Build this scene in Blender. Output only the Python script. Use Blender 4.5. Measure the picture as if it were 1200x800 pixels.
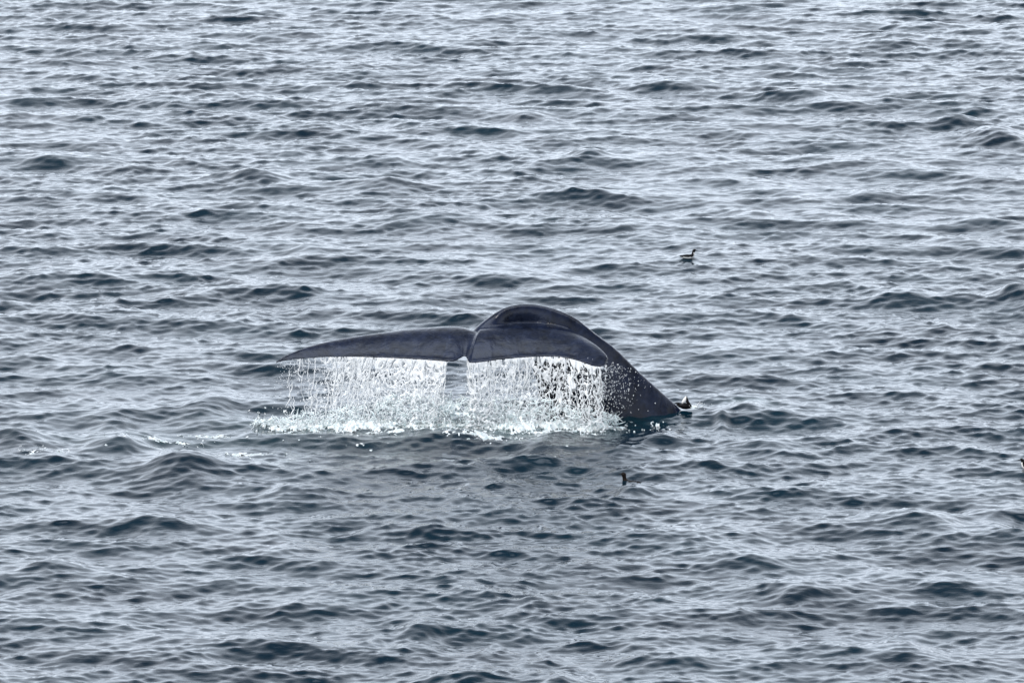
import bpy, bmesh, math, random
import numpy as np
from mathutils import Vector, noise as mnoise

random.seed(7)
RNG = np.random.default_rng(11)
for o in list(bpy.data.objects):
    bpy.data.objects.remove(o, do_unlink=True)
SC = bpy.context.scene
COL = SC.collection
R = math.radians

# ------------------------------------------------------------------ camera, sky, light
CAM_H, CAM_D = 21.0, 150.0
FOCAL = 250.0
PITCH = 7.35
cam_d = bpy.data.cameras.new('camera')
cam_d.lens = FOCAL
cam_d.sensor_width = 36.0
cam_d.clip_start = 1.0
cam_d.clip_end = 60000.0
cam_d.dof.use_dof = True
cam_d.dof.focus_distance = 151.0
cam_d.dof.aperture_fstop = 7.1
cam = bpy.data.objects.new('camera', cam_d)
COL.objects.link(cam)
cam.location = (0.0, -CAM_D, CAM_H)
cam.rotation_euler = (R(90.0 - PITCH), 0.0, 0.0)
SC.camera = cam

SUN_EL, SUN_AZ = 48.0, -138.0         # high behind the viewer's left shoulder, through thick cloud
world = bpy.data.worlds.new('World')
SC.world = world
world.use_nodes = True
wn = world.node_tree
wn.nodes.clear()
out = wn.nodes.new('ShaderNodeOutputWorld')
bg_sky = wn.nodes.new('ShaderNodeBackground')
sky = wn.nodes.new('ShaderNodeTexSky')
sky.sky_type = 'NISHITA'
sky.sun_disc = False
sky.sun_elevation = R(SUN_EL)
sky.sun_rotation = R(SUN_AZ)
sky.dust_density = 3.0
bg_sky.inputs['Strength'].default_value = 0.10
wn.links.new(sky.outputs[0], bg_sky.inputs[0])
# a pale overcast deck lies over the clear sky
bg_cloud = wn.nodes.new('ShaderNodeBackground')
tc = wn.nodes.new('ShaderNodeTexCoord')
nz = wn.nodes.new('ShaderNodeTexNoise')
nz.inputs['Scale'].default_value = 2.2
nz.inputs['Detail'].default_value = 5.0
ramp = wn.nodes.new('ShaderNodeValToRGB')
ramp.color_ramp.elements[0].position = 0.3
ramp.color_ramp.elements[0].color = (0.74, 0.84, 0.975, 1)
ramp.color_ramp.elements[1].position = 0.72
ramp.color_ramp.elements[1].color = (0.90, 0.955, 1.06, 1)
wn.links.new(tc.outputs['Generated'], nz.inputs['Vector'])
wn.links.new(nz.outputs[0], ramp.inputs[0])
sepw = wn.nodes.new('ShaderNodeSeparateXYZ')
wn.links.new(tc.outputs['Generated'], sepw.inputs[0])
elev = wn.nodes.new('ShaderNodeValToRGB')      # brightness by height: bright low band and dark zenith, invented to shape sea reflections
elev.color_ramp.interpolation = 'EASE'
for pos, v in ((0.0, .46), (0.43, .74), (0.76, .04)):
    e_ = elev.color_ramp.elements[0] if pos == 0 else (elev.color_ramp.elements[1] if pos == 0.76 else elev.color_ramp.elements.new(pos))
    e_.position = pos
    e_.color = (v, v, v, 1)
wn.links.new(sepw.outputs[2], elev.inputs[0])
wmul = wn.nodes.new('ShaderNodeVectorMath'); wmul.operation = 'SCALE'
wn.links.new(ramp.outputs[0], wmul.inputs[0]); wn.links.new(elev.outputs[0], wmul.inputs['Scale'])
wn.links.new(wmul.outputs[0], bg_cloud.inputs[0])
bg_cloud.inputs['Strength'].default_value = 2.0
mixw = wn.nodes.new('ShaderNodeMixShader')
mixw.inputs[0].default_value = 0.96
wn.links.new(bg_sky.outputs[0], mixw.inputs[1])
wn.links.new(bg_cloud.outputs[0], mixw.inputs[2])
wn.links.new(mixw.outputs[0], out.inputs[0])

sun_d = bpy.data.lights.new('sun', 'SUN')
sun_d.energy = 1.5
sun_d.angle = R(25.0)
sun_d.color = (1.0, 0.97, 0.93)
sun = bpy.data.objects.new('sun', sun_d)
COL.objects.link(sun)
_az, _el = R(SUN_AZ), R(SUN_EL)
_dir = Vector((math.sin(_az) * math.cos(_el), math.cos(_az) * math.cos(_el), math.sin(_el)))
sun.rotation_euler = _dir.to_track_quat('Z', 'Y').to_euler()
SC.view_settings.view_transform = 'Standard'
SC.view_settings.look = 'None'
SC.view_settings.exposure = 0.99
SC.view_settings.gamma = 1.0

# ------------------------------------------------------------------ measuring helpers
FPX = FOCAL / 36.0 * 1200.0
_p = R(PITCH)
FWD = np.array((0.0, math.cos(_p), -math.sin(_p)))
UPV = np.array((0.0, math.sin(_p), math.cos(_p)))


def ray(px, py):
    """direction from the standpoint through a measured direction (sight lines used for surveying the place)"""
    return FWD + np.array((1.0, 0, 0)) * ((px - 600.0) / FPX) + UPV * ((400.0 - py) / FPX)


CAMP = np.array((0.0, -CAM_D, CAM_H))


def at(px, py, Y):
    d = ray(px, py)
    t = (Y + CAM_D) / d[1]
    return CAMP + d * t


def xw(px): return (px - 600.0) * 150.0 / FPX


def ground(px, py, z=0.0):
    d = ray(px, py)
    return CAMP + d * ((z - CAM_H) / d[2])


def tag(o, label=None, cat=None, group=None, kind=None):
    if label: o['label'] = label
    if cat: o['category'] = cat
    if group: o['group'] = group
    if kind: o['kind'] = kind
    return o


def mesh_from_arrays(name, verts, faces, mats, smooth=True, parent=None, midx=None):
    """verts (n,3); faces (m,3) or (m,4) integer array"""
    me = bpy.data.meshes.new(name)
    verts = np.ascontiguousarray(verts, dtype=np.float32)
    faces = np.ascontiguousarray(faces, dtype=np.int32)
    k = faces.shape[1]
    me.vertices.add(len(verts))
    me.vertices.foreach_set('co', verts.ravel())
    me.loops.add(faces.size)
    me.loops.foreach_set('vertex_index', faces.ravel())
    me.polygons.add(len(faces))
    me.polygons.foreach_set('loop_start', np.arange(0, faces.size, k, dtype=np.int32))
    me.polygons.foreach_set('loop_total', np.full(len(faces), k, dtype=np.int32))
    me.polygons.foreach_set('use_smooth', np.full(len(faces), smooth))
    if midx is not None:
        me.polygons.foreach_set('material_index', np.ascontiguousarray(midx, dtype=np.int32))
    for m in (mats if isinstance(mats, (list, tuple)) else [mats]):
        me.materials.append(m)
    me.update(calc_edges=True)
    o = bpy.data.objects.new(name, me)
    COL.objects.link(o)
    if parent: o.parent = parent
    return o


# ------------------------------------------------------------------ materials
def mat(name):
    m = bpy.data.materials.new(name)
    m.use_nodes = True
    return m, m.node_tree, m.node_tree.nodes['Principled BSDF']


def N(nt, t, **kw):
    n = nt.nodes.new(t)
    for k, v in kw.items():
        setattr(n, k, v)
    return n


def noise_tex(nt, vec, scale, detail=4.0, rough=0.55, dist=0.0):
    n = N(nt, 'ShaderNodeTexNoise')
    n.inputs['Scale'].default_value = scale
    n.inputs['Detail'].default_value = detail
    n.inputs['Roughness'].default_value = rough
    n.inputs['Distortion'].default_value = dist
    nt.links.new(vec, n.inputs['Vector'])
    return n.outputs[0]


def mapping(nt, vec, scale=(1, 1, 1), rot=(0, 0, 0)):
    n = N(nt, 'ShaderNodeMapping')
    n.inputs['Scale'].default_value = scale
    n.inputs['Rotation'].default_value = rot
    nt.links.new(vec, n.inputs['Vector'])
    return n.outputs[0]


def math_n(nt, op, a, b=0.0, clamp=False):
    n = N(nt, 'ShaderNodeMath', operation=op, use_clamp=clamp)
    for i, v in enumerate((a, b)):
        if isinstance(v, (int, float)): n.inputs[i].default_value = v
        else: nt.links.new(v, n.inputs[i])
    return n.outputs[0]


def maprange(nt, v, a, b, c=0.0, d=1.0):
    n = N(nt, 'ShaderNodeMapRange')
    nt.links.new(v, n.inputs[0])
    for i, x in enumerate((a, b, c, d)): n.inputs[i + 1].default_value = x
    return n.outputs[0]


def mixcol(nt, f, a, b):
    n = N(nt, 'ShaderNodeMix', data_type='RGBA')
    nt.links.new(f, n.inputs[0]) if not isinstance(f, float) else setattr(n.inputs[0], 'default_value', f)
    for i, v in ((6, a), (7, b)):
        if isinstance(v, tuple): n.inputs[i].default_value = (*v, 1)
        else: nt.links.new(v, n.inputs[i])
    return n.outputs[2]


def make_sea_mat():
    m, nt, b = mat('sea_water')
    geo = N(nt, 'ShaderNodeNewGeometry').outputs['Position']
    att = N(nt, 'ShaderNodeAttribute', attribute_name='froth')
    sep = N(nt, 'ShaderNodeSeparateColor')
    nt.links.new(att.outputs['Color'], sep.inputs[0])
    foam_a, aer = sep.outputs[0], sep.outputs[1]
    # foam where churned: broken lacy patches
    v1 = mapping(nt, geo, (1.0, 0.55, 1.0), (0, 0, R(12)))
    f1 = noise_tex(nt, v1, 5.5, 6.0, 0.68, 0.6)
    f2 = noise_tex(nt, v1, 16.0, 4.0, 0.6)
    fsum = math_n(nt, 'ADD', math_n(nt, 'MULTIPLY', f1, 0.7), math_n(nt, 'MULTIPLY', f2, 0.3))
    thr = math_n(nt, 'SUBTRACT', 0.98, math_n(nt, 'MULTIPLY', foam_a, 0.6))
    fm = math_n(nt, 'MULTIPLY', math_n(nt, 'SUBTRACT', fsum, thr), 14.0, True)
    deep = mixcol(nt, aer, (0.0003, 0.0080, 0.0165), (0.03, 0.085, 0.085))
    tint = noise_tex(nt, geo, 0.25, 3.0)
    deep2 = mixcol(nt, maprange(nt, tint, 0.35, 0.7), deep, (0.0004, 0.0135, 0.0240))
    deep2 = mixcol(nt, aer, deep2, (0.035, 0.09, 0.09))
    colr = mixcol(nt, fm, deep2, (0.82, 0.85, 0.86))
    nt.links.new(colr, b.inputs['Base Color'])
    b.inputs['IOR'].default_value = 1.34
    rough = maprange(nt, fm, 0.0, 1.0, 0.03, 0.7)
    nt.links.new(rough, b.inputs['Roughness'])
    # capillary ripples, too small for the mesh
    w = mapping(nt, geo, (0.8, 1.0, 0.6), (0, 0, R(-14)))
    r1 = noise_tex(nt, w, 5.5, 5.0, 0.62, 0.5)
    w2 = mapping(nt, geo, (0.5, 1.0, 0.6), (0, 0, R(24)))
    r2 = noise_tex(nt, w2, 8.0, 3.0, 0.6, 0.5)
    gust = maprange(nt, noise_tex(nt, mapping(nt, geo, (0.5, 0.28, 0.5)), 0.35, 3.0), 0.3, 0.7, 0.55, 1.15)
    h = math_n(nt, 'ADD', r1, math_n(nt, 'MULTIPLY', r2, 0.45))
    h = math_n(nt, 'MULTIPLY', h, gust)
    bp = N(nt, 'ShaderNodeBump')
    bp.inputs['Strength'].default_value = 1.0
    bp.inputs['Distance'].default_value = 0.007
    nt.links.new(h, bp.inputs['Height'])
    nt.links.new(bp.outputs[0], b.inputs['Normal'])
    return m


def make_skin_mat():
    m, nt, b = mat('wet_whale_skin')
    geo = N(nt, 'ShaderNodeTexCoord').outputs['Object']
    n1 = noise_tex(nt, geo, 2.2, 5.0, 0.6, 0.3)
    n2 = noise_tex(nt, mapping(nt, geo, (1, .4, 1)), 4.0, 3.0, 0.5, 0.8)
    base = mixcol(nt, maprange(nt, n1, 0.35, 0.68), (0.002, 0.0035, 0.009), (0.010, 0.0155, 0.036))
    base = mixcol(nt, maprange(nt, n2, 0.52, 0.72, 0.0, 0.4), base, (0.020, 0.029, 0.058))
    # pale scars and scratches along the body
    sv = mapping(nt, geo, (1.0, 5.0, 1.3), (0, R(40), 0))
    n3 = noise_tex(nt, sv, 5.0, 3.0, 0.7, 1.2)
    base = mixcol(nt, maprange(nt, n3, 0.70, 0.78, 0.0, 0.4), base, (0.09, 0.095, 0.11))
    nt.links.new(base, b.inputs['Base Color'])
    n4 = noise_tex(nt, geo, 5.0, 4.0, 0.6)
    nt.links.new(maprange(nt, n4, 0.3, 0.7, 0.13, 0.28), b.inputs['Roughness'])
    b.inputs['IOR'].default_value = 1.34
    bp = N(nt, 'ShaderNodeBump')
    bp.inputs['Strength'].default_value = 0.6
    bp.inputs['Distance'].default_value = 0.04
    sv2 = mapping(nt, geo, (2.2, 0.7, 1.0), (0, 0, R(25)))
    hh = math_n(nt, 'ADD', noise_tex(nt, sv2, 2.0, 2.0, 0.45, 0.4), math_n(nt, 'MULTIPLY', n1, 0.8))
    nt.links.new(hh, bp.inputs['Height'])
    nt.links.new(bp.outputs[0], b.inputs['Normal'])
    return m


def make_white_water(name, col=(0.88, 0.90, 0.91), trans=0.35, low=(0.9, 0.9, 0.9)):
    m, nt, b = mat(name)
    geo = N(nt, 'ShaderNodeNewGeometry').outputs['Position']
    n = noise_tex(nt, geo, 22.0, 3.0)
    c = mixcol(nt, maprange(nt, n, 0.3, 0.7), tuple(x * y for x, y in zip(col, low)), col)
    nt.links.new(c, b.inputs['Base Color'])
    b.inputs['Roughness'].default_value = 0.35
    b.inputs['IOR'].default_value = 1.33
    tr = N(nt, 'ShaderNodeBsdfTranslucent')
    nt.links.new(c, tr.inputs[0])
    mx = N(nt, 'ShaderNodeMixShader')
    mx.inputs[0].default_value = trans
    nt.links.new(b.outputs[0], mx.inputs[1])
    nt.links.new(tr.outputs[0], mx.inputs[2])
    nt.links.new(mx.outputs[0], nt.nodes['Material Output'].inputs[0])
    return m


def simple_mat(name, col, rough=0.6, vary=0.25, scale=40.0):
    m, nt, b = mat(name)
    b.inputs['Specular IOR Level'].default_value = 0.12
    geo = N(nt, 'ShaderNodeTexCoord').outputs['Object']
    n = noise_tex(nt, geo, scale, 3.0)
    c = mixcol(nt, maprange(nt, n, 0.3, 0.7), tuple(x * (1 - vary) for x in col), tuple(x * (1 + vary) for x in col))
    nt.links.new(c, b.inputs['Base Color'])
    b.inputs['Roughness'].default_value = rough
    return m


M_SEA = make_sea_mat()
M_SKIN = make_skin_mat()
def make_foam():
    m = make_white_water('sea_foam', (0.74, 0.76, 0.755), 0.25)
    nt = m.node_tree
    b = nt.nodes['Principled BSDF']
    geo = N(nt, 'ShaderNodeNewGeometry').outputs['Position']
    c = mixcol(nt, maprange(nt, noise_tex(nt, mapping(nt, geo, (1, .6, 1)), 13.0, 5.0, 0.7, 0.8), 0.38, 0.56), (0.50, 0.61, 0.62), (0.87, 0.89, 0.895))
    nt.links.new(c, b.inputs['Base Color'])
    for n in nt.nodes:
        if n.type == 'BSDF_TRANSLUCENT': nt.links.new(c, n.inputs[0])
    return m


M_WATER = make_white_water('falling_white_water', (0.95, 0.968, 0.98), 0.15)
M_FOAM = make_foam()
M_SPLASH = make_white_water('splash_water', (0.95, 0.968, 0.98), 0.15, (0.80, 0.91, 0.905))
M_BLACK = simple_mat('black_plumage', (0.004, 0.004, 0.005), 0.6)
M_BROWN = simple_mat('dark_brown_plumage', (0.007, 0.004, 0.003), 0.6)
M_WHITE = simple_mat('white_plumage', (0.82, 0.82, 0.80), 0.7, 0.04)
M_BILL = simple_mat('dark_bill', (0.008, 0.007, 0.007), 0.35)

# ------------------------------------------------------------------ the sea: wave field
def wave_tile(L, n, kmin, kmax, slope, direc, spread, peak, seed, chop, ex=3.6):
    rng = np.random.default_rng(seed)
    k1 = np.fft.fftfreq(n, L / n) * 2 * np.pi
    kx, ky = np.meshgrid(k1, k1, indexing='xy')
    k = np.hypot(kx, ky)
    k[0, 0] = 1e9
    cosd = (kx * math.cos(direc) + ky * math.sin(direc)) / k
    sp = np.exp(-1.25 * (2 * np.pi / peak / k) ** 2) / k ** ex
    ang = np.abs(cosd) ** spread * 0.93 + 0.07
    lo = 1 / (1 + np.exp(-(k - kmin) / (0.08 * kmin)))
    hi = 1 / (1 + np.exp((k - kmax) / (0.08 * kmax)))
    amp = np.sqrt(sp * ang) * lo * hi
    amp[0, 0] = 0
    g = rng.standard_normal((n, n)) + 1j * rng.standard_normal((n, n))
    H = g * amp
    h = np.real(np.fft.ifft2(H))
    sx = np.real(np.fft.ifft2(1j * kx * H))
    sy = np.real(np.fft.ifft2(1j * ky * H))
    s = slope / math.sqrt((sx ** 2).mean() + (sy ** 2).mean())
    dx = -np.real(np.fft.ifft2(-1j * kx / k * H)) * s * chop
    dy = -np.real(np.fft.ifft2(-1j * ky / k * H)) * s * chop
    return (L, n, np.stack((dx, dy, h * s), -1).astype(np.float32))


def sample(tile, x, y):
    L, n, a = tile
    u = (x / L * n) % n
    v = (y / L * n) % n
    i = np.floor(u).astype(int); j = np.floor(v).astype(int)
    fu = (u - i)[..., None]; fv = (v - j)[..., None]
    i %= n; j %= n
    i2 = (i + 1) % n; j2 = (j + 1) % n
    return (a[j, i] * (1 - fu) * (1 - fv) + a[j, i2] * fu * (1 - fv) + a[j2, i] * (1 - fu) * fv + a[j2, i2] * fu * fv)


def vnoise(x, y, seed=0):
    """smooth value noise, numpy"""
    xi = np.floor(x).astype(np.int64); yi = np.floor(y).astype(np.int64)
    fx = x - xi; fy = y - yi
    fx = fx * fx * (3 - 2 * fx); fy = fy * fy * (3 - 2 * fy)
    def h(a, b):
        n = (a * 374761393 + b * 668265263 + seed * 974634777) & 0x7fffffff
        n = ((n ^ (n >> 13)) * 1274126177) & 0x7fffffff
        n = (n ^ (n >> 16)) & 0xffffff
        return n / float(0xffffff)
    return (h(xi, yi) * (1 - fx) + h(xi + 1, yi) * fx) * (1 - fy) + (h(xi, yi + 1) * (1 - fx) + h(xi + 1, yi + 1) * fx) * fy


def fbm(x, y, seed=0, o=3):
    s = 0; a = 0.5; t = 0
    for i in range(o):
        s = s + a * vnoise(x, y, seed + i); t += a
        x = x * 2.03; y = y * 2.03; a *= 0.55
    return s / t


T_LONG = wave_tile(230.0, 2048, 2 * np.pi / 11.0, 2 * np.pi / 1.6, 0.092, R(-106), 2.0, 7.0, 3, 0.8)
T_SHORT = wave_tile(47.0, 1024, 2 * np.pi / 1.6, 2 * np.pi / 0.14, 0.185, R(-106), 2.6, 7.0, 5, 1.0, 2.3)
T_CROSS = wave_tile(39.0, 1024, 2 * np.pi / 1.5, 2 * np.pi / 0.24, 0.10, R(-33), 6.0, 7.0, 8, 0.9)

# the crests that stand out one by one: (sight x, sight y of crest, half width in px, height m, tilt)
CRESTS = [(215, 536, 42, .32, .0), (440, 213, 38, .30, 0), (375, 141, 42, .30, 0), (1168, 143, 32, .50, -.3), (1120, 136, 24, .26, 0),
          (245, 461, 26, .34, 0), (140, 511, 34, .28, .5), (15, 506, 42, .30, 0), (1075, 600, 50, .30, 0), (1170, 603, 28, .22, 0),
          (300, 203, 28, .2, -.5), (505, 249, 55, .30, 0), (360, 287, 32, .22, 0), (620, 130, 24, .22, 0), (800, 93, 40, .24, 0),
          (955, 105, 36, .3, 0), (1055, 43, 34, .3, 0), (1195, 334, 24, .42, 0), (1052, 340, 34, .30, 0), (880, 245, 24, .2, 0),
          (905, 515, 32, .2, 0), (876, 470, 20, .17, .4), (846, 487, 8, .17, 0), (535, 506, 34, .11, 0), (400, 506, 30, .10, .2), (655, 506, 26, .12, -.2), (495, 728, 24, .24, 0), (350, 572, 48, .20, 0),
          (195, 606, 55, .24, -.2), (1065, 749, 28, .2, 0), (555, 786, 60, .30, .2), (650, 790, 40, .26, 0), (775, 764, 46, .2, -.1),
          (130, 488, 28, .2, 0), (60, 185, 24, .15, 0), (200, 395, 30, .15, 0), (140, 30, 30, .2, 0), (690, 177, 22, .22, 0),
          (1180, 70, 30, .2, 0), (640, 520, 30, .16, 0), (770, 505, 30, .18, 0), (1150, 255, 30, .18, 0), (700, 385, 34, .14, 0),
          (736, 567, 26, .20, 0), (806, 302, 14, .10, 0), (60, 660, 40, .16, .2), (940, 695, 40, .18, .2), (330, 640, 34, .15, 0)]
CR = []
for cx, cy, hw, A, tl in CRESTS:
    g = ground(cx, cy, A * 0.8)
    sc = (g[1] + CAM_D) / FPX
    CR.append((g[0], g[1], hw * sc, A, tl))


def disp(x, y, short=True):
    d = sample(T_LONG, x, y)
    d[..., 1] -= 0.22 * d[..., 2]      # crests lean towards the standpoint, as the wind drives them
    if short:
        b = sample(T_SHORT, x, y) + sample(T_CROSS, x, y)
        b[..., 1] -= 0.2 * b[..., 2]
        d = d + b * gust(x, y)
    # calmer, churned water in the lee of the flukes
    calm = np.exp(-(((x + 0.9) / 4.6) ** 2) ** 1.5 - (((y + 0.6) / 2.6) ** 2) ** 1.5)
    d = d * (1 - 0.25 * calm)[..., None]
    d[..., 2] -= 0.02 * calm
    for x0, y0, w, A, tl in CR:
        m = (np.abs(x - x0) < 3.2 * w) & (np.abs(y - y0) < 6)
        if not m.any():
            continue
        xx = (x[m] - x0) / w
        yy = y[m] - y0 - tl * (x[m] - x0) - 0.5 * w * 0.4 * xx ** 2 * 0.6
        l = np.where(yy < 0, 1.15 * A / 0.3 + 0.28, 1.3)
        f = np.exp(-np.abs(yy / l) ** 1.5) * np.exp(-np.abs(xx) ** 2.2)
        d[m, 2] += A * 0.75 * f
        d[m, 1] -= A * 0.2 * f
    return d


def gust(x, y):
    return 0.80 + 0.36 * np.clip((fbm(x * 0.11 + 4, y * 0.045 + 2, 300, 3) - 0.28) / 0.44, 0, 1)[..., None]


def sea_z(x, y):
    x = np.atleast_1d(np.asarray(x, float)); y = np.atleast_1d(np.asarray(y, float))
    u, v = x.copy(), y.copy()
    for _ in range(5):
        d = disp(u, v)
        u = x - d[:, 0]; v = y - d[:, 1]
    return disp(u, v)[:, 2]


def build_sea():
    us = list(np.linspace(-16.5, 16.5, 640))
    st = us[1] - us[0]
    e = []
    s = st; u = us[-1]
    while u < 14000:
        s *= 1.12; u += s; e.append(u)
    us = np.array([-q for q in reversed(e)] + us + e)
    # rows, spacing grows with distance
    ys = [-37.0]
    while ys[-1] < 120:
        ys.append(ys[-1] + 0.00073 * (ys[-1] + CAM_D))
    s = ys[-1] - ys[-2]
    while ys[-1] < 16000:
        s *= 1.05; ys.append(ys[-1] + s)
    pre = []
    s = 0.08; y = -37.0
    while y > -700:
        s *= 1.10; y -= s; pre.append(y)
    ys = np.array(pre[::-1] + ys)
    sc = np.clip((ys + CAM_D) / CAM_D, 113 / 150, 261 / 150)
    X = us[None, :] * sc[:, None]
    Y = np.repeat(ys[:, None], len(us), 1)
    dxs = np.gradient(us)[None, :] * sc[:, None]
    dys = np.abs(np.gradient(ys))[:, None]
    cell = np.maximum(dxs, dys)
    d = np.zeros(X.shape + (3,), np.float32)
    for i in range(0, len(ys), 200):
        sl = slice(i, i + 200)
        c = cell[sl]
        lw = np.clip((3.0 - c) / 2.0, 0, 1)[..., None]
        sw = np.clip((0.45 - c) / 0.25, 0, 1)[..., None]
        a = disp(X[sl], Y[sl], False)
        calm = np.exp(-(((X[sl] + 0.9) / 4.6) ** 2) ** 1.5 - (((Y[sl] + 0.6) / 2.6) ** 2) ** 1.5)
        b = sample(T_SHORT, X[sl], Y[sl]) + sample(T_CROSS, X[sl], Y[sl])
        b[..., 1] -= 0.2 * b[..., 2]
        b = b * gust(X[sl], Y[sl]) * (1 - 0.25 * calm)[..., None]
        d[sl] = a * lw + b * sw
    V = np.stack((X + d[..., 0], Y + d[..., 1], d[..., 2]), -1)
    nr, nc = X.shape
    idx = np.arange(nr * nc).reshape(nr, nc)
    F = np.stack((idx[:-1, :-1], idx[:-1, 1:], idx[1:, 1:], idx[1:, :-1]), -1).reshape(-1, 4)
    o = mesh_from_arrays('sea', V.reshape(-1, 3), F, M_SEA)
    # froth masks: r = lacy foam, g = aerated green water
    def blob(px, py, wx, wy, p=2.0):
        g = ground(px, py); k = (g[1] + CAM_D) / FPX
        return np.exp(-(np.abs((X - g[0]) / (wx * k)) ** p) - (np.abs((Y - g[1]) / (wy * k / 0.139)) ** p))
    foam = np.zeros(X.shape)
    for args in ((500, 498, 215, 3, 3.0), (640, 497, 90, 4), (330, 498, 60, 2.5), (290, 526, 40, 3.0), (180, 514, 55, 4), (60, 530, 60, 5),
                 (565, 514, 50, 4.5), (620, 505, 60, 4), (35, 536, 50, 4), (450, 519, 24, 2.5), (120, 486, 10, 1.5), (150, 503, 22, 3)):
        foam = np.maximum(foam, blob(*args) * (0.95 if args[1] < 500 and args[0] > 290 else 0.76))
    foam = np.maximum(foam, blob(812, 474, 16, 1.5) * 0.9)
    foam = np.maximum(foam, blob(1170, 146, 14, 1.5) * 0.62)
    foam = np.maximum(foam, blob(720, 488, 90, 2.5) * 0.78)
    aer = np.clip(blob(505, 493, 195, 9, 2.5) * 0.5 + 0.3 * blob(600, 504, 90, 6) + 0.3 * blob(876, 472, 26, 4) + 0.1 * blob(200, 515, 180, 12), 0, 1)
    colr = np.zeros((nr * nc, 4), np.float32)
    colr[:, 0] = foam.ravel(); colr[:, 1] = aer.ravel(); colr[:, 3] = 1
    ca = o.data.color_attributes.new('froth', 'FLOAT_COLOR', 'POINT')
    ca.data.foreach_set('color', colr.ravel())
    tag(o, 'grey-green open sea covered in small wind waves', None, None, 'structure')
    return o


SEA = build_sea()

# ------------------------------------------------------------------ the whale
O_Y = 0.2
O_Z = at(556, 388, O_Y)[2]


def on_fluke(px, py, slope=math.tan(R(15.0))):
    d = ray(px, py)
    # z = O_Z + (y - O_Y) * slope
    t = (O_Z + (CAMP[1] - O_Y) * slope - CAMP[2]) / (d[2] - d[1] * slope)
    return CAMP + d * t


FLUKES = [((323, 424), (322, 426)), ((337, 417), (330, 423.5)), ((356, 409.5), (345, 421)), ((384, 402), (370, 419)), ((425, 395), (410, 418)), ((470, 389), (460, 419.5)),
          ((505, 386), (505, 422)), ((528, 384.5), (530, 423.5)), ((545, 386), (540.5, 419)), ((556, 390), (545.2, 417)), ((566, 389), (549.5, 424.5)), ((578, 386.5), (561, 424.5)),
          ((592, 384), (580, 422)), ((614, 381.5), (604, 419.5)), ((639, 381.5), (629, 418)), ((662, 386), (652, 418)), ((682, 394.5), (671, 421)), ((697, 403.5), (685, 425.5)),
          ((706, 410.5), (695, 429)), ((712, 417), (704, 430)), ((713, 421), (709, 428))]


def resample(pairs, n):
    p = np.array([np.concatenate((on_fluke(*a), on_fluke(*b))) for a, b in pairs])
    t = np.concatenate(([0], np.cumsum(np.linalg.norm(np.diff(p[:, :3], axis=0), axis=1))))
    t /= t[-1]
    tt = np.linspace(0, 1, n)
    # Catmull-Rom
    res = []
    for q in tt:
        i = min(np.searchsorted(t, q, side='right') - 1, len(t) - 2)
        f = (q - t[i]) / (t[i + 1] - t[i])
        p0, p1, p2, p3 = p[max(i - 1, 0)], p[i], p[i + 1], p[min(i + 2, len(p) - 1)]
        res.append(0.5 * ((2 * p1) + (p2 - p0) * f + (2 * p0 - 5 * p1 + 4 * p2 - p3) * f * f + (3 * p1 - p0 - 3 * p2 + p3) * f ** 3))
    return tt, np.array(res)


def fluke_mesh(pairs, droop):
    n, m = 150, 26
    tm = 0.565
    tt, P = resample(pairs, n)
    V = []
    for k in range(n):
        A, B = P[k, :3], P[k, 3:]
        a_ = max(0.0, 1 - abs(tt[k] - tm) / (tm if tt[k] < tm else 1 - tm))
        if tt[k] < tm: a_ *= 0.55 + 0.45 * min(1.0, (tm - tt[k]) / 0.10) ** 1.3
        th = 0.11 * a_ ** 0.8 + 0.024
        for side in (1, -1):
            for j in range(m):
                c = j / (m - 1)
                prof = 0.35 * math.sqrt(max(0, 1 - ((c - 0.12) / 0.12) ** 2)) + 0.65 if c < 0.12 else 1.0
                prof = math.sqrt(c / 0.3 * (2 - c / 0.3)) if c < 0.3 else (1 - ((c - 0.3) / 0.7) ** 1.6) * 0.86 + 0.14
                q = A * (1 - c) + B * c
                z = side * th * prof
                arch = 0.22 * math.sin(math.pi * min(1, c * 1.1)) * a_ * 0.5 * droop
                V.append((q[0], q[1], q[2] + z + arch))
    F = []
    def vid(k, s, j): return k * 2 * m + s * m + j
    for k in range(n - 1):
        for j in range(m - 1):
            F.append((vid(k, 0, j), vid(k + 1, 0, j), vid(k + 1, 0, j + 1), vid(k, 0, j + 1)))
            F.append((vid(k, 1, j), vid(k, 1, j + 1), vid(k + 1, 1, j + 1), vid(k + 1, 1, j)))
        F.append((vid(k, 0, 0), vid(k, 1, 0), vid(k + 1, 1, 0), vid(k + 1, 0, 0)))
        F.append((vid(k, 0, m - 1), vid(k + 1, 0, m - 1), vid(k + 1, 1, m - 1), vid(k, 1, m - 1)))
    for k in (0, n - 1):
        for j in range(m - 1):
            q = (vid(k, 0, j), vid(k, 0, j + 1), vid(k, 1, j + 1), vid(k, 1, j))
            F.append(q if k == 0 else q[::-1])
    return V, F, P


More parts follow.
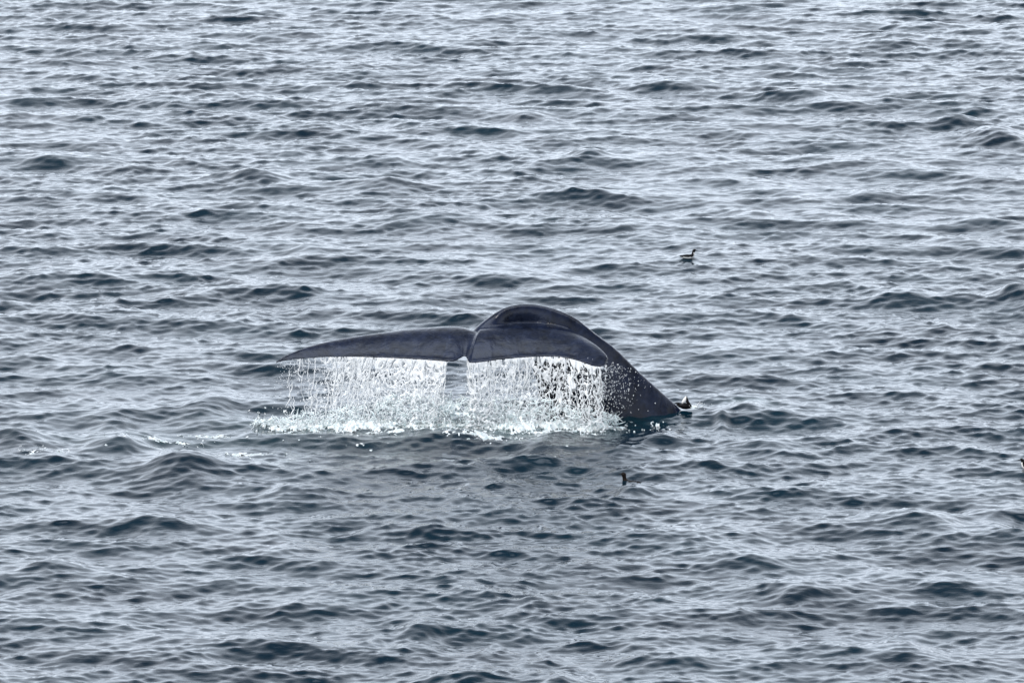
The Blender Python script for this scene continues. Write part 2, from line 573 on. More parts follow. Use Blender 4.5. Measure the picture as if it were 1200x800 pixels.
def stock_mesh():
    # (sight x, sight y, Y, dorso-ventral half, lateral half)
    C = [(551, 408, -.65, .05, .10), (556, 401, -0.30, .10, .15), (563, 393, 0.05, .18, .20), (575, 385, 0.32, .25, .22), (592, 378, 0.52, .40, .22), (618, 379, 0.66, .54, .26),
         (646, 397, 0.76, .82, .38), (672, 428, 0.78, .99, .52), (700, 470, 0.88, 1.15, .68), (742, 524, 1.0, 1.32, .85), (800, 590, 1.15, 1.42, .95),
         (880, 670, 1.35, 1.4, .95), (980, 760, 1.5, 1.0, .7)]
    P = np.array([np.concatenate((at(a, b, y), (va, la))) for a, b, y, va, la in C])
    t = np.concatenate(([0], np.cumsum(np.linalg.norm(np.diff(P[:, :3], axis=0), axis=1))))
    n, m = 90, 40
    tt = np.linspace(0, t[-1], n)
    Q = []
    for q in tt:
        i = min(np.searchsorted(t, q, side='right') - 1, len(t) - 2)
        f = (q - t[i]) / (t[i + 1] - t[i])
        p0, p1, p2, p3 = P[max(i - 1, 0)], P[i], P[i + 1], P[min(i + 2, len(P) - 1)]
        Q.append(0.5 * ((2 * p1) + (p2 - p0) * f + (2 * p0 - 5 * p1 + 4 * p2 - p3) * f * f + (3 * p1 - p0 - 3 * p2 + p3) * f ** 3))
    Q = np.array(Q)
    V, F = [], []
    for k in range(n):
        T = Q[min(k + 1, n - 1), :3] - Q[max(k - 1, 0), :3]
        T /= np.linalg.norm(T)
        B = np.cross(T, (0, 0, 1)); B /= np.linalg.norm(B)
        Nn = np.cross(B, T)
        ro = R(float(np.interp(Q[k, 0], [xw(556), xw(580), xw(640), xw(700), xw(760)], [0, 30, 38, 22, 6])))
        B, Nn = B * math.cos(ro) - Nn * math.sin(ro), Nn * math.cos(ro) + B * math.sin(ro)
        for j in range(m):
            a = 2 * math.pi * j / m
            cu, su = math.cos(a), math.sin(a)
            # keeled: narrow at the back ridge and belly
            e = abs(cu) ** 1.25 * (1 if cu > 0 else -1)
            V.append(Q[k, :3] + B * e * Q[k, 4] + Nn * su * Q[k, 3])
    for k in range(n - 1):
        for j in range(m):
            F.append((k * m + j, k * m + (j + 1) % m, (k + 1) * m + (j + 1) % m, (k + 1) * m + j))
    c0, c1 = len(V), len(V) + 1
    V.append(Q[0, :3]); V.append(Q[-1, :3])
    for j in range(m):
        F.append((c0, (j + 1) % m, j)); F.append((c1, (n - 1) * m + j, (n - 1) * m + (j + 1) % m))
    return V, F


def build_whale():
    me = bpy.data.meshes.new('whale')
    V, F = [], []
    edges = []
    v, f, P = fluke_mesh(FLUKES, 1.0)
    F += [tuple(i + len(V) for i in q) for q in f]
    V += [tuple(q) for q in v]
    notch = xw(546)
    edges = [P[P[:, 3] < notch], P[P[:, 3] >= notch]]
    v, f = stock_mesh()
    F += [tuple(i + len(V) for i in q) for q in f]
    V += [tuple(q) for q in v]
    me.from_pydata(V, [], F)
    me.update()
    o = bpy.data.objects.new('whale', me)
    COL.objects.link(o)
    bm = bmesh.new(); bm.from_mesh(me); bmesh.ops.recalc_face_normals(bm, faces=bm.faces); bm.to_mesh(me); bm.free()
    r = o.modifiers.new('r', 'REMESH'); r.mode = 'VOXEL'; r.voxel_size = 0.026; r.use_smooth_shade = True
    s = o.modifiers.new('s', 'SMOOTH'); s.factor = 0.5; s.iterations = 8
    dg = bpy.context.evaluated_depsgraph_get()
    nm = bpy.data.meshes.new_from_object(o.evaluated_get(dg))
    o.modifiers.clear()
    o.data = nm
    nm.name = 'whale'
    nm.materials.clear(); nm.materials.append(M_SKIN)
    nm.polygons.foreach_set('use_smooth', np.ones(len(nm.polygons), bool))
    tag(o, 'dark blue-grey whale diving with arched tail stock and flukes streaming water', 'whale')
    return o, edges


WHALE, (EL, ER) = build_whale()

# ------------------------------------------------------------------ falling water, spray, foam
def voro_edge(x, y, seed=0):
    """F2-F1 over jittered unit cells"""
    xi = np.floor(x).astype(np.int64); yi = np.floor(y).astype(np.int64)
    f1 = np.full(x.shape, 9.0); f2 = np.full(x.shape, 9.0)
    def h(a, b, s):
        n = (a * 374761393 + b * 668265263 + s * 974634777) & 0x7fffffff
        n = ((n ^ (n >> 13)) * 1274126177) & 0x7fffffff
        return ((n ^ (n >> 16)) & 0xffffff) / float(0xffffff)
    for i in (-1, 0, 1):
        for j in (-1, 0, 1):
            a, b = xi + i, yi + j
            d = np.hypot(a + h(a, b, seed) - x, b + h(a, b, seed + 7) - y)
            f2 = np.where(d < f1, f1, np.minimum(f2, d))
            f1 = np.minimum(f1, d)
    return f2 - f1


def edge_curve(E, rev=False):
    p = E[:, 3:]
    p = p[np.argsort(p[:, 0])]
    return p


def interp_edge(p, x):
    return np.interp(x, p[:, 0], p[:, 1]), np.interp(x, p[:, 0], p[:, 2])


PXM = FPX / 151.0


def curtain(name, P, x0, x1, dens, seed, layers):
    """sheets of water falling from a trailing edge, torn into a net that opens as it falls"""
    edge = edge_curve(P)
    Vs, Fs = [], []
    off = 0
    for L, (dy, cell, keep, x_shift) in enumerate(layers):
        nx = int((x1 - x0) / 0.0115); nz_ = 125
        xs = np.linspace(x0, x1, nx)
        v = np.linspace(0, 1, nz_)
        Xg, Vg = np.meshgrid(xs, v, indexing='xy')
        ey, ez = interp_edge(edge, Xg)
        fall = (ez + 0.12) * Vg
        drift = x_shift * Vg ** 1.3
        wob = (fbm(Xg * 3.0, fall * 1.3 + 9, seed + L, 3) - 0.5) * 0.34 * Vg
        x = Xg + drift + wob
        y = ey + 0.05 + dy * (0.3 + Vg) - 0.02 * Vg + (fbm(Xg * 5, fall * 3, seed + 31 + L, 3) - 0.5) * 0.22 * (Vg + 0.08)
        z = ez + 0.0 - fall
        asp = 1.9 - 0.9 * Vg
        cx = Xg / cell; cz = (fall + 0.4 * fbm(Xg * 6, Vg * 0 + 3, seed + 5)) / cell / asp.clip(1.0)
        wx = cx + 1.1 * (fbm(cx * 0.8, cz * 1.3, seed + 3) - 0.5); wz = cz + 1.0 * (fbm(cx * 1.3 + 50, cz * 1.3, seed + 4) - 0.5)
        e = voro_edge(wx, wz, seed + 11 * L)
        # where water is plentiful the net is closed
        D = np.interp(Xg, [d[0] for d in dens], [d[1] for d in dens])
        D2 = np.interp(Xg, [d[0] for d in dens], [d[2] for d in dens])
        vv = Vg ** 1.3
        amount = D * (1 - vv) + D2 * vv
        rag = fbm(Xg * 9, fall * 2.2, seed + 77 + L, 3)
        width = keep * (0.015 + 0.40 * amount ** 1.5) * (0.55 + 0.9 * rag) + 0.35 * amount * np.clip(0.13 - Vg, 0, 1) / 0.13
        gap = fbm(Xg * 2.6 + 20, fall * 1.1, seed + 123 + L, 2)
        on = (e < width) & (gap < 0.33 + 0.9 * amount)
        nod = np.clip(width - e, 0, 0.3)
        y = y - nod * 0.05
        idx = np.arange(nx * nz_).reshape(nz_, nx)
        q = on[:-1, :-1] & on[1:, 1:] | (on[:-1, 1:] & on[1:, :-1])
        F = np.stack((idx[:-1, :-1], idx[:-1, 1:], idx[1:, 1:], idx[1:, :-1]), -1)[q]
        used = np.unique(F)
        remap = np.full(nx * nz_, -1); remap[used] = np.arange(len(used))
        V = np.stack((x, y, z), -1).reshape(-1, 3)[used]
        Vs.append(V); Fs.append(remap[F] + off); off += len(V)
    return mesh_from_arrays(name, np.concatenate(Vs), np.concatenate(Fs), M_WATER)


# (x, amount at the edge, amount low down)
DL = [(xw(326), .0, .0), (xw(345), .24, .08), (xw(385), .40, .2), (xw(400), .72, .45), (xw(440), .86, .22), (xw(470), .95, .22), (xw(519), .98, .26), (xw(523), .95, .4), (xw(524.5), .0, .0)]
DR = [(xw(546), .74, .62), (xw(570), .74, .45), (xw(600), .62, .34), (xw(640), .58, .34), (xw(680), .55, .34), (xw(700), .45, .25), (xw(712), .3, .1)]
cl = curtain('falling_water', EL, xw(324), xw(525), DL, 3, [(-0.03, .085, 1.0, -.30), (0.10, .06, .85, -.16), (-0.10, .15, .6, -.10)])
tag(cl, 'dense white net of water pouring from the long left fluke', 'falling water', 'sheets of water falling from the flukes', 'stuff')
cr = curtain('falling_water', ER, xw(547), xw(711), DR, 17, [(-0.03, .105, 1.0, .12), (0.12, .08, .5, -.08), (-0.10, .16, .8, .0)])
tag(cr, 'broken white net of water pouring from the right fluke before the dark flank', 'falling water', 'sheets of water falling from the flukes', 'stuff')

OCT_V = np.array([(1, 0, 0), (-1, 0, 0), (0, 1, 0), (0, -1, 0), (0, 0, 1), (0, 0, -1)], float)
OCT_F = np.array([(0, 2, 4), (2, 1, 4), (1, 3, 4), (3, 0, 4), (2, 0, 5), (1, 2, 5), (3, 1, 5), (0, 3, 5)])


def droplets(pos, r, stretch):
    """pos (n,3), r (n,), stretch (n,3) long axis vector * factor"""
    n = len(pos)
    ax = stretch / np.linalg.norm(stretch, axis=1, keepdims=True)
    ln = np.linalg.norm(stretch, axis=1)
    tmp = np.where(np.abs(ax[:, 2:3]) > 0.9, np.array([[1.0, 0, 0]]), np.array([[0, 0, 1.0]]))
    b = np.cross(ax, tmp); b /= np.linalg.norm(b, axis=1, keepdims=True)
    c = np.cross(ax, b)
    V = pos[:, None, :] + r[:, None, None] * (OCT_V[None, :, 0:1] * b[:, None, :] + OCT_V[None, :, 1:2] * c[:, None, :] + OCT_V[None, :, 2:3] * (ax * ln[:, None])[:, None, :])
    F = OCT_F[None] + (np.arange(n) * 6)[:, None, None]
    return V.reshape(-1, 3), F.reshape(-1, 3)


def tubes(paths, radii, sides=4):
    """paths (n,k,3), radii (n,k)"""
    n, k, _ = paths.shape
    T = np.gradient(paths, axis=1); T /= np.linalg.norm(T, axis=2, keepdims=True) + 1e-9
    ref = np.array([0.12, 1.0, 0.1]); ref /= np.linalg.norm(ref)
    B = np.cross(T, ref); B /= np.linalg.norm(B, axis=2, keepdims=True) + 1e-9
    C = np.cross(T, B)
    a = np.arange(sides) * 2 * np.pi / sides
    V = paths[:, :, None, :] + radii[:, :, None, None] * (B[:, :, None, :] * np.cos(a)[None, None, :, None] + C[:, :, None, :] * np.sin(a)[None, None, :, None])
    base = (np.arange(n) * k * sides)[:, None, None]
    i = np.arange(k - 1)[:, None]; j = np.arange(sides)[None, :]
    q = np.stack((i * sides + j, i * sides + (j + 1) % sides, (i + 1) * sides + (j + 1) % sides, (i + 1) * sides + j), -1)
    F = q[None] + base[..., None]
    return V.reshape(-1, 3), F.reshape(-1, 4)


def build_streams():
    """thicker single streams and beads in front of the net"""
    paths, radii = [], []
    k = 22
    for E, spans in ((EL, [(336, 395, 15, .6), (395, 470, 14, .8), (470, 524, 8, .9)]), (ER, [(547, 600, 12, .8), (600, 660, 22, .75), (660, 712, 22, .6)])):
        edge = edge_curve(E)
        for a, b, n, amt in spans:
            for _ in range(n):
                x0 = xw(random.uniform(a, b))
                ey, ez = interp_edge(edge, np.array([x0]))
                t = np.linspace(0, 1, k)
                st = random.choice([0, 0, 0.1, 0.3, 0.5]) if amt < .8 else random.choice([0, 0, 0.2])
                en = min(1.0, st + random.uniform(0.25, 1.0))
                tt = st + (en - st) * t
                z = ez[0] - (ez[0] + 0.08) * tt
                ph = random.random() * 50
                sx = (fbm(np.full(k, x0 * 3.0 + ph * 0.02), z * 2.2 + ph * .05, 5, 2) - 0.5) * 0.42 * tt + (fbm(np.full(k, ph), z * 7, 9, 2) - 0.5) * 0.2 * (0.3 + tt)
                slant = -0.07 if x0 < -1.2 else random.uniform(-.09, .02)
                y = ey[0] - 0.02 - 0.10 * tt + random.uniform(-.12, .16) * tt
                paths.append(np.stack((x0 + sx + slant * tt, y, z), -1))
                rr = random.uniform(0.005, 0.013) * (0.7 + 0.6 * vnoise(np.full(k, ph), z * 14, 21))
                rr *= np.clip(np.minimum(t, 1 - t) * 8, 0.15, 1) if st > 0 else np.clip((1 - t) * 8, .15, 1)
                radii.append(rr)
    v, f = tubes(np.array(paths), np.array(radii), 4)
    o = mesh_from_arrays('water_streams', v, f, M_WATER)
    tag(o, 'thin white streams of water hanging below both flukes', 'water streams', None, 'stuff')


build_streams()


def build_spray():
    px, r, st = [], [], []
    def burst(n, f):
        for _ in range(n):
            px.append(f[0]()); r.append(f[1]()); st.append(f[2]())
    U = random.uniform
    eL, eR = edge_curve(EL), edge_curve(ER)
    def put(x, y, z, rad, sx=0, sz=1.0):
        px.append((x, y, z)); r.append(rad * random.choice((.55, .8, 1, 1.25))); st.append((sx, 0.01, sz))
    # beads below the edges
    for _ in range(3600):
        p = U(324, 716)
        if 525 < p < 546 and random.random() < 0.6: continue
        e = eL if p < 540 else eR
        x0 = xw(p); ey, ez = interp_edge(e, np.array([x0]))
        t = U(0.02, 1) ** (0.9 if p < 600 else 0.7)
        if p < 390 and random.random() < 0.5: continue
        put(x0 + random.gauss(0, 0.05) * (1 + t), ey[0] - 0.04 - 0.1 * t + random.gauss(0, 0.12) * t, ez[0] * (1 - t) + 0.02, U(0.004, 0.0105), U(-.4, .2), U(1.0, 3.0))
    # beads and drops flung off to the right over the flank
    for _ in range(1300):
        p = 688 + abs(random.gauss(0, 24))
        q = 418 + abs(random.gauss(8, 34)) + 0.25 * (p - 690)
        if q > 492 or p > 775: continue
        w = at(p, q, U(-1.45, -0.55))
        put(w[0], w[1], w[2], U(0.003, 0.0095), U(-.4, .4), U(.8, 2.6))
    # splash droplets thrown up where the water lands
    for _ in range(1700):
        p = random.choice((U(300, 720), U(400, 720), U(400, 560), U(540, 700)))
        base = np.interp(p, [290, 340, 400, 460, 540, 620, 700, 730], [4, 16, 24, 32, 34, 30, 18, 8])
        hgt = abs(random.gauss(0, 1)) * base * 0.55
        if hgt > base * 1.7: continue
        w = at(p + U(-6, 6), 497 - hgt + U(-2, 3), U(-2.0, -0.9))
        put(w[0], w[1], max(w[2], 0.0), U(0.004, 0.013), U(-1, 1), U(.4, 2.0))
    # a few beside the fluke tip and the small bird
    for _ in range(34):
        w = at(random.gauss(819, 6), 474 + random.gauss(0, 2.0), -0.1 + 0.9)
        put(w[0], w[1], w[2], U(0.006, 0.014), U(-1, 1), U(.3, 1))
    v, f = droplets(np.array(px), np.array(r), np.array(st))
    o = mesh_from_arrays('spray', v, f, M_WATER)
    tag(o, 'white drops of spray flying around the falling water and flank', 'spray', None, 'stuff')


build_spray()


def build_splash():
    """torn sheets and ligaments of water thrown up from the landing line"""
    Vs, Fs = [], []
    off = 0
    x0, x1 = xw(292), xw(735)
    for L, (y0, sc, cell) in enumerate(((-1.12, 1.05, .22), (-1.42, .6, .15))):
        nx, nz_ = int((x1 - x0) / 0.0125), 60
        X, Vg = np.meshgrid(np.linspace(x0, x1, nx), np.linspace(0, 1, nz_))
        pxx = 600 + X / 150 * FPX
        prof = np.interp(pxx, [290, 330, 395, 440, 520, 600, 660, 700, 735], [.05, .22, .34, .66, .72, .62, .42, .26, .04]) * sc
        hh = prof * (0.35 + 0.95 * fbm(X * 2.6, X * 0, 40 + L, 3)) * (0.75 + 0.6 * vnoise(X * 9, X * 0, 60 + L))
        z = -0.06 + hh * Vg
        bx = (fbm(X * 3 + 7, z * 4, 81 + L, 3) - .5) * .34
        by = (fbm(X * 4, z * 5 + 9, 91 + L, 3) - .5) * .55 + (fbm(X * 14, z * 14, 95 + L, 2) - .5) * .16
        cx, cz = (X + bx) / cell, (z + by * .3) / cell
        wx = cx + 1.1 * (fbm(cx * .9, cz * .9, 3 + L) - .5); wz = cz + 1.1 * (fbm(cx * .9 + 50, cz * .9, 4 + L) - .5)
        e = voro_edge(wx, wz, 101 + 9 * L)
        rag = fbm(X * 6, z * 6, 140 + L, 3)
        dense = np.exp(-((pxx - 490) / 60.0) ** 2) * np.exp(-((z - 0.50) / 0.16) ** 2) + 0.75 * np.exp(-((pxx - 590) / 60.0) ** 2) * np.exp(-((z - 0.32) / 0.2) ** 2)
        width = (0.01 + 0.40 * rag ** 1.6 + 0.5 * dense + 0.30 * np.exp(-z / 0.10)) * (1.05 - 0.75 * Vg ** 3)
        hole = fbm(X * 4.5 + 20, z * 5.5, 170 + L, 2)
        on = (e < width) & ((hole > 0.52) | (z < 0.08) | (dense > .4))
        idx = np.arange(X.size).reshape(X.shape)
        q = on[:-1, :-1] & on[1:, 1:] | (on[:-1, 1:] & on[1:, :-1])
        F = np.stack((idx[:-1, :-1], idx[:-1, 1:], idx[1:, 1:], idx[1:, :-1]), -1)[q]
        used = np.unique(F); remap = np.full(X.size, -1); remap[used] = np.arange(len(used))
        yy = y0 + by - np.clip(width - e, 0, .3) * 0.08
        Vs.append(np.stack((X + bx * Vg, yy, z), -1).reshape(-1, 3)[used]); Fs.append(remap[F] + off); off += len(used)
    n, k = 640, 9
    U = RNG.uniform
    p = np.concatenate((U(296, 400, 120), U(395, 560, 280), U(540, 725, 240)))
    base = np.interp(p, [290, 340, 400, 460, 540, 620, 700, 730], [3, 12, 20, 36, 36, 32, 20, 6])
    hgt = RNG.random(n) ** 0.8 * base
    Yv = U(-1.6, -0.95, n)
    P0 = np.array([at(a, 498 - h, y) for a, h, y in zip(p, hgt, Yv)])
    P0[:, 2] = np.maximum(P0[:, 2], -0.02)
    ang = RNG.normal(0, 1.1, n); ln = U(0.04, 0.16, n)
    vx = np.sin(ang) * ln; vz = np.cos(ang) * ln
    t = np.linspace(-0.5, 0.5, k)
    path = P0[:, None, :] + np.stack((vx[:, None] * t + RNG.normal(0, .08, n)[:, None] * (4 * t * t) + RNG.normal(0, 0.006, (n, k)),
                                      RNG.normal(0, .1, n)[:, None] * t,
                                      vz[:, None] * t + RNG.normal(0, .06, n)[:, None] * (4 * t * t) + RNG.normal(0, 0.006, (n, k))), -1)
    rad = (U(0.005, 0.016, n)[:, None]) * (1.25 - (2 * np.abs(t)) ** 2)[None] * U(.6, 1.3, (n, k))
    v, f = tubes(path, rad, 4)
    Vs.append(v); Fs.append(f + off)
    o = mesh_from_arrays('splash', np.concatenate(Vs), np.concatenate(Fs), M_SPLASH)
    tag(o, 'ragged white splash thrown up where the water lands below the flukes', 'splash', None, 'stuff')


build_splash()


def build_foam():
    """lumpy froth riding on the sea; holes are real"""
    Vs, Fs = [], []
    off = 0
    def patch(pxa, pxb, pya, pyb, fn, res, seed, thr, hgt):
        nonlocal off
        a = ground(pxa, pyb); b = ground(pxb, pya)
        xs = np.arange(xw(pxa) * (a[1] + 150) / 150, xw(pxb) * (b[1] + 150) / 150, res); ys = np.arange(a[1], b[1], res * 1.6)
        X, Y = np.meshgrid(xs, ys)
        # sight coordinates of each ground point, to shape the patch
        d = Y + CAM_D
        PX = 600 + X / d * FPX
        PY = 490 - (Y) * 7.55
        m = fn(PX, PY)
        nn = fbm(X * 9, Y * 4.5, seed, 4) * 0.6 + (1 - np.clip(voro_edge(X * 9, Y * 5, seed + 5) * 2, 0, 1)) * 0.2 + 0.2 * fbm(X * 26, Y * 15, seed + 9, 2)
        s = nn + m - thr
        on = s > 0
        z = sea_z(X.ravel(), Y.ravel()).reshape(X.shape) + np.clip(s, -0.05, 1) * hgt * (0.5 + fbm(X * 15, Y * 10, seed + 3, 3)) - 0.012
        idx = np.arange(X.size).reshape(X.shape)
        q = on[:-1, :-1] & on[1:, 1:] & on[1:, :-1] & on[:-1, 1:]
        F = np.stack((idx[:-1, :-1], idx[:-1, 1:], idx[1:, 1:], idx[1:, :-1]), -1)[q]
        if len(F) == 0: return
        used = np.unique(F)
        remap = np.full(X.size, -1); remap[used] = np.arange(len(used))
        Vs.append(np.stack((X, Y, z), -1).reshape(-1, 3)[used]); Fs.append(remap[F] + off); off += len(used)
    main = lambda px, py: 0.55 * np.exp(-np.abs((py - np.interp(px, [290, 440, 500, 560, 600, 640, 690, 730], [498, 499, 497, 496, 498, 500, 498, 492]) + 2.2 * np.sin(px / 9.0) * np.sin(px / 23.0) + 1.2 * np.sin(px / 3.7)) / 5.0) ** 2.0) * np.clip((px - 285) / 60, 0, 1) * np.clip((728 - px) / 50, 0, 1) 
    patch(280, 800, 478, 508, main, 0.020, 2, 0.64, 0.28)
    side = lambda px, py: 0.34 * np.exp(-((px - 290) / 32) ** 2 - ((py - 526) / 2.2) ** 2) + 0.38 * np.exp(-((px - 566) / 46) ** 2 - ((py - 513) / 3.4) ** 2) + 0.3 * np.exp(-((px - 470) / 60) ** 2 - ((py - 507) / 1.8) ** 2) + 0.3 * np.exp(-((px - 655) / 40) ** 2 - ((py - 506) / 2) ** 2) + 0.26 * np.exp(-((px - 245) / 40) ** 2 - ((py - 509) / 2) ** 2) \
        + 0.26 * np.exp(-((px - 185) / 40) ** 2 - ((py - 516) / 2.5) ** 2) + 0.17 * np.exp(-((px - 50) / 40) ** 2 - ((py - 532) / 3) ** 2) + 0.25 * np.exp(-((px - 425) / 12) ** 2 - ((py - 519) / 1.6) ** 2)
    patch(0, 700, 503, 542, side, 0.03, 8, 0.63, 0.14)
    birdf = lambda px, py: 0.5 * np.exp(-((px - 815) / 14) ** 2 - ((py - 477) / 1.6) ** 2)
    patch(790, 845, 470, 484, birdf, 0.02, 12, 0.74, 0.2)
    o = mesh_from_arrays('foam', np.concatenate(Vs), np.concatenate(Fs), M_FOAM)
    tag(o, 'lumpy white foam lying on the water below the flukes', 'foam', None, 'stuff')


build_foam()

# ------------------------------------------------------------------ seabirds
def loft(rings, seg=14):
    """rings: (centre(3), width, height) along x; returns verts, faces closed"""
    V, F = [], []
    n = len(rings)
    for k, (c, w, h) in enumerate(rings):
        a, b = rings[max(k - 1, 0)][0], rings[min(k + 1, n - 1)][0]
        T = Vector(b) - Vector(a); T.normalize()
        S = Vector((0, 1, 0)); U = S.cross(T) * -1; U.normalize()
        for j in range(seg):
            t = 2 * math.pi * j / seg
            V.append(Vector(c) + S * math.cos(t) * w + U * math.sin(t) * h)
    for k in range(n - 1):
        for j in range(seg):
            F.append((k * seg + j, k * seg + (j + 1) % seg, (k + 1) * seg + (j + 1) % seg, (k + 1) * seg + j))
    F.append(tuple(reversed(range(seg)))); F.append(tuple((n - 1) * seg + j for j in range(seg)))
    return V, F


def add_mesh(name, V, F, mats, parent=None, pick=None):
    me = bpy.data.meshes.new(name)
    me.from_pydata([tuple(v) for v in V], [], F)
    for m in mats: me.materials.append(m)
    bm = bmesh.new(); bm.from_mesh(me); bmesh.ops.recalc_face_normals(bm, faces=bm.faces); bm.to_mesh(me); bm.free()
    for p in me.polygons:
        p.use_smooth = True
        if pick: p.material_index = pick(p.center)
    o = bpy.data.objects.new(name, me)
    COL.objects.link(o)
    if parent: o.parent = parent
    return o


def wing_mesh(L, c, side, lift):
    V, F = [], []
    n = 9
    for k in range(n):
        t = k / (n - 1)
        ch = c * (1 - t) ** 0.6 + 0.004
        for s in (0.006, -0.006):
            for j in range(4):
                q = j / 3
                V.append((-t * L * 0.9 + ch * (0.5 - q) * 0.4, side * (0.02 * math.sin(t * 3) ), 0.0 + ch * (0.5 - q) + lift * t + 0))
                V[-1] = (V[-1][0], V[-1][1] + s * math.sin(math.pi * (0.1 + 0.8 * q)), V[-1][2])
    def vid(k, s, j): return k * 8 + s * 4 + j
    for k in range(n - 1):
        for j in range(3):
            F.append((vid(k, 0, j), vid(k + 1, 0, j), vid(k + 1, 0, j + 1), vid(k, 0, j + 1)))
            F.append((vid(k, 1, j), vid(k, 1, j + 1), vid(k + 1, 1, j + 1), vid(k + 1, 1, j)))
        F.append((vid(k, 0, 0), vid(k, 1, 0), vid(k + 1, 1, 0), vid(k + 1, 0, 0)))
        F.append((vid(k, 0, 3), vid(k + 1, 0, 3), vid(k + 1, 1, 3), vid(k, 1, 3)))
    F.append((0, 1, 2, 3, 7, 6, 5, 4))
    b = (n - 1) * 8
    F.append((b + 4, b + 5, b + 6, b + 7, b + 3, b + 2, b + 1, b))
    return V, F


def make_murre(name, dark, white, neck=1.0, head=1.0):
    """swimming auk facing +x, waterline at z=0"""
    nk = neck
    body = [((-0.205, 0, 0.040), .008, .006), ((-0.18, 0, 0.040), .028, .016), ((-0.13, 0, 0.034), .055, .034), ((-0.06, 0, 0.026), .074, .048), ((0.02, 0, 0.024), .080, .054),
            ((0.08, 0, 0.032), .070, .058), ((0.125, 0, 0.062), .052, .050), ((0.140, 0, 0.062 + .042 * nk), .040, .040), ((0.146, 0, 0.062 + .078 * nk), .034, .036),
            ((0.152, 0, 0.062 + .108 * nk), .034, .036), ((0.172, 0, 0.062 + .124 * nk), .034, .032), ((0.194, 0, 0.062 + .123 * nk), .024, .022), ((0.208, 0, 0.062 + .119 * nk), .008, .008)]
    body = [(c, w * (head if c[0] > .15 else 1), h * (head if c[0] > .15 else 1)) for c, w, h in body]
    V, F = loft(body, 18)
    def pick(c):
        if not white: return 0
        if c.x < 0.10: return 1 if c.z < 0.032 - 0.06 * max(0, -c.x - .1) else 0
        return 1 if (c.z < 0.125 and c.x > 0.138 - 0.25 * (c.z - 0.125) * 0.15 and c.x + 0.35 * c.z > 0.168) else (1 if c.z < 0.035 else 0)
    root = add_mesh(name, V, F, [dark, M_WHITE], None, pick)
    hz = 0.062 + .119 * nk
    bv, bf = loft([((0.196, 0, hz), .009, .010), ((0.230, 0, hz - .002), .009, .010), ((0.265, 0, hz - .008), .0015, .0015)], 8)
    add_mesh('bill', bv, bf, [M_BILL], root)
    for s in (1, -1):
        wv, wf = loft([((0.07, s * .066, 0.052), .012, .022), ((0.0, s * .078, 0.054), .012, .028), ((-0.08, s * .062, 0.052), .010, .020), ((-0.165, s * .03, 0.056), .004, .008), ((-0.20, s * .018, 0.060), .002, .003)], 8)
        add_mesh('wing', wv, wf, [dark], root)
        ev, ef = loft([((0.170, s * .022, hz + .006), .0035, .003), ((0.176, s * .022, hz + .006), .0035, .003)], 6)
        add_mesh('eye', ev, ef, [M_BILL], root)
    tv, tf = loft([((-0.17, 0, 0.046), .022, .006), ((-0.215, 0, 0.052), .020, .005), ((-0.235, 0, 0.056), .012, .003)], 8)
    add_mesh('tail', tv, tf, [dark], root)
    return root


def float_at(o, px, py_water, face, scale=1.0, sink=0.0, tilt=0.0):
    """put a bird on the sea where the sight line meets the water"""
    bpy.context.view_layer.update()
    ok, g, _, _ = SEA.ray_cast(Vector(CAMP), Vector(ray(px, py_water)).normalized())
    o.location = (g[0], g[1], g[2] - sink)
    o.rotation_euler = (0, tilt, face)
    o.scale = (scale,) * 3


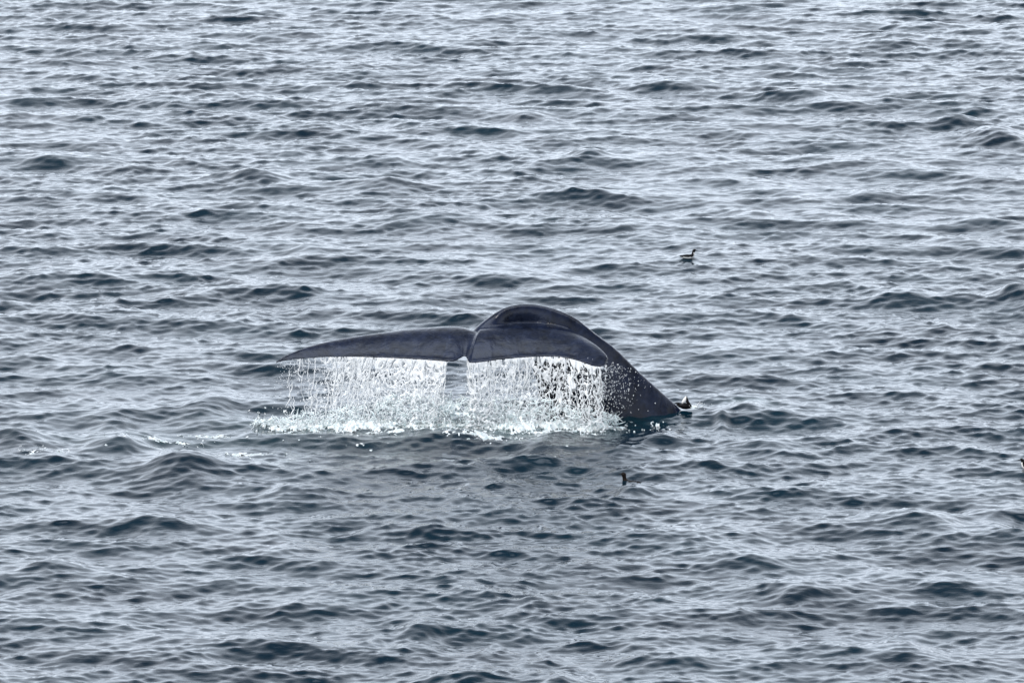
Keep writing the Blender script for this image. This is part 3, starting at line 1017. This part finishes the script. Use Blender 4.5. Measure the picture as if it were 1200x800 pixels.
GB = 'seabirds swimming near the whale'
b1 = make_murre('seabird', M_BLACK, True, neck=1.05, head=1.12)
tag(b1, 'black seabird with white breast swimming beyond the whale, facing right', 'seabird', GB)
float_at(b1, 806, 303, R(4), 1.0, -0.02)
b2 = make_murre('seabird', M_BROWN, False, neck=1.1, head=1.35)
tag(b2, 'dark seabird nearer than the whale with only head and neck above water', 'seabird', GB)
float_at(b2, 740, 563.5, R(180 - 20), 1.05, 0.075)
b3 = make_murre('seabird', M_BLACK, True, neck=1.1)
tag(b3, 'black-headed seabird cut by the right edge of the photo, facing left', 'seabird', GB)
float_at(b3, 1206.5, 549, R(180), 0.95)


def flapping_bird():
    """tipped-over auk beside the whale's back: dark body low, white underside and a black wing held up"""
    root = bpy.data.objects.new('seabird', None)
    COL.objects.link(root)
    V, F = loft([((-0.20, 0, 0.055), .004, .004), ((-0.15, 0, 0.045), .03, .028), ((-0.09, 0, 0.035), .06, .055), ((-0.02, 0, 0.03), .078, .075), ((0.05, 0, 0.02), .07, .07), ((0.11, 0, 0.0), .04, .04), ((0.14, 0, -.02), .01, .01)], 16)
    add_mesh('body', V, F, [M_BLACK], root)
    # raised white breast, leaning back
    V, F = loft([((-0.07, -.02, 0.085), .012, .008), ((-0.04, -.02, 0.125), .022, .034), ((-0.005, -.02, 0.170), .026, .042), ((0.018, -.02, 0.215), .022, .034), ((0.035, -.02, 0.262), .008, .008)], 14)
    add_mesh('breast', V, F, [M_WHITE], root)
    # black wing standing up: tapered blade
    P = [(0.035, 0.285), (0.062, 0.225), (0.085, 0.165), (0.118, 0.105), (0.165, 0.03), (0.15, -0.02), (0.02, -0.02), (-0.02, 0.04), (0.01, 0.09), (0.028, 0.15), (0.032, 0.22)]
    V = [(x, -0.045, z) for x, z in P] + [(x, -0.015, z) for x, z in P]
    n = len(P)
    F = [tuple(range(n)), tuple(reversed(range(n, 2 * n)))] + [(i, (i + 1) % n, n + (i + 1) % n, n + i) for i in range(n)]
    w = add_mesh('wing', V, F, [M_BLACK], root)
    bv = w.modifiers.new('b', 'BEVEL'); bv.width = 0.008; bv.segments = 2
    V, F = loft([((-0.12, 0, 0.075), .028, .028), ((-0.16, 0, 0.09), .026, .026), ((-0.20, 0, 0.094), .018, .017), ((-0.235, 0, 0.092), .004, .004)], 10)
    add_mesh('head', V, F, [M_BLACK], root)
    return root


b4 = flapping_bird()
tag(b4, 'black and white seabird tipped up and splashing just right of the diving whale', 'seabird', GB)
b4.scale = (.92, .92, .92)
b4.location = tuple(at(802.5, 477, 0.9))
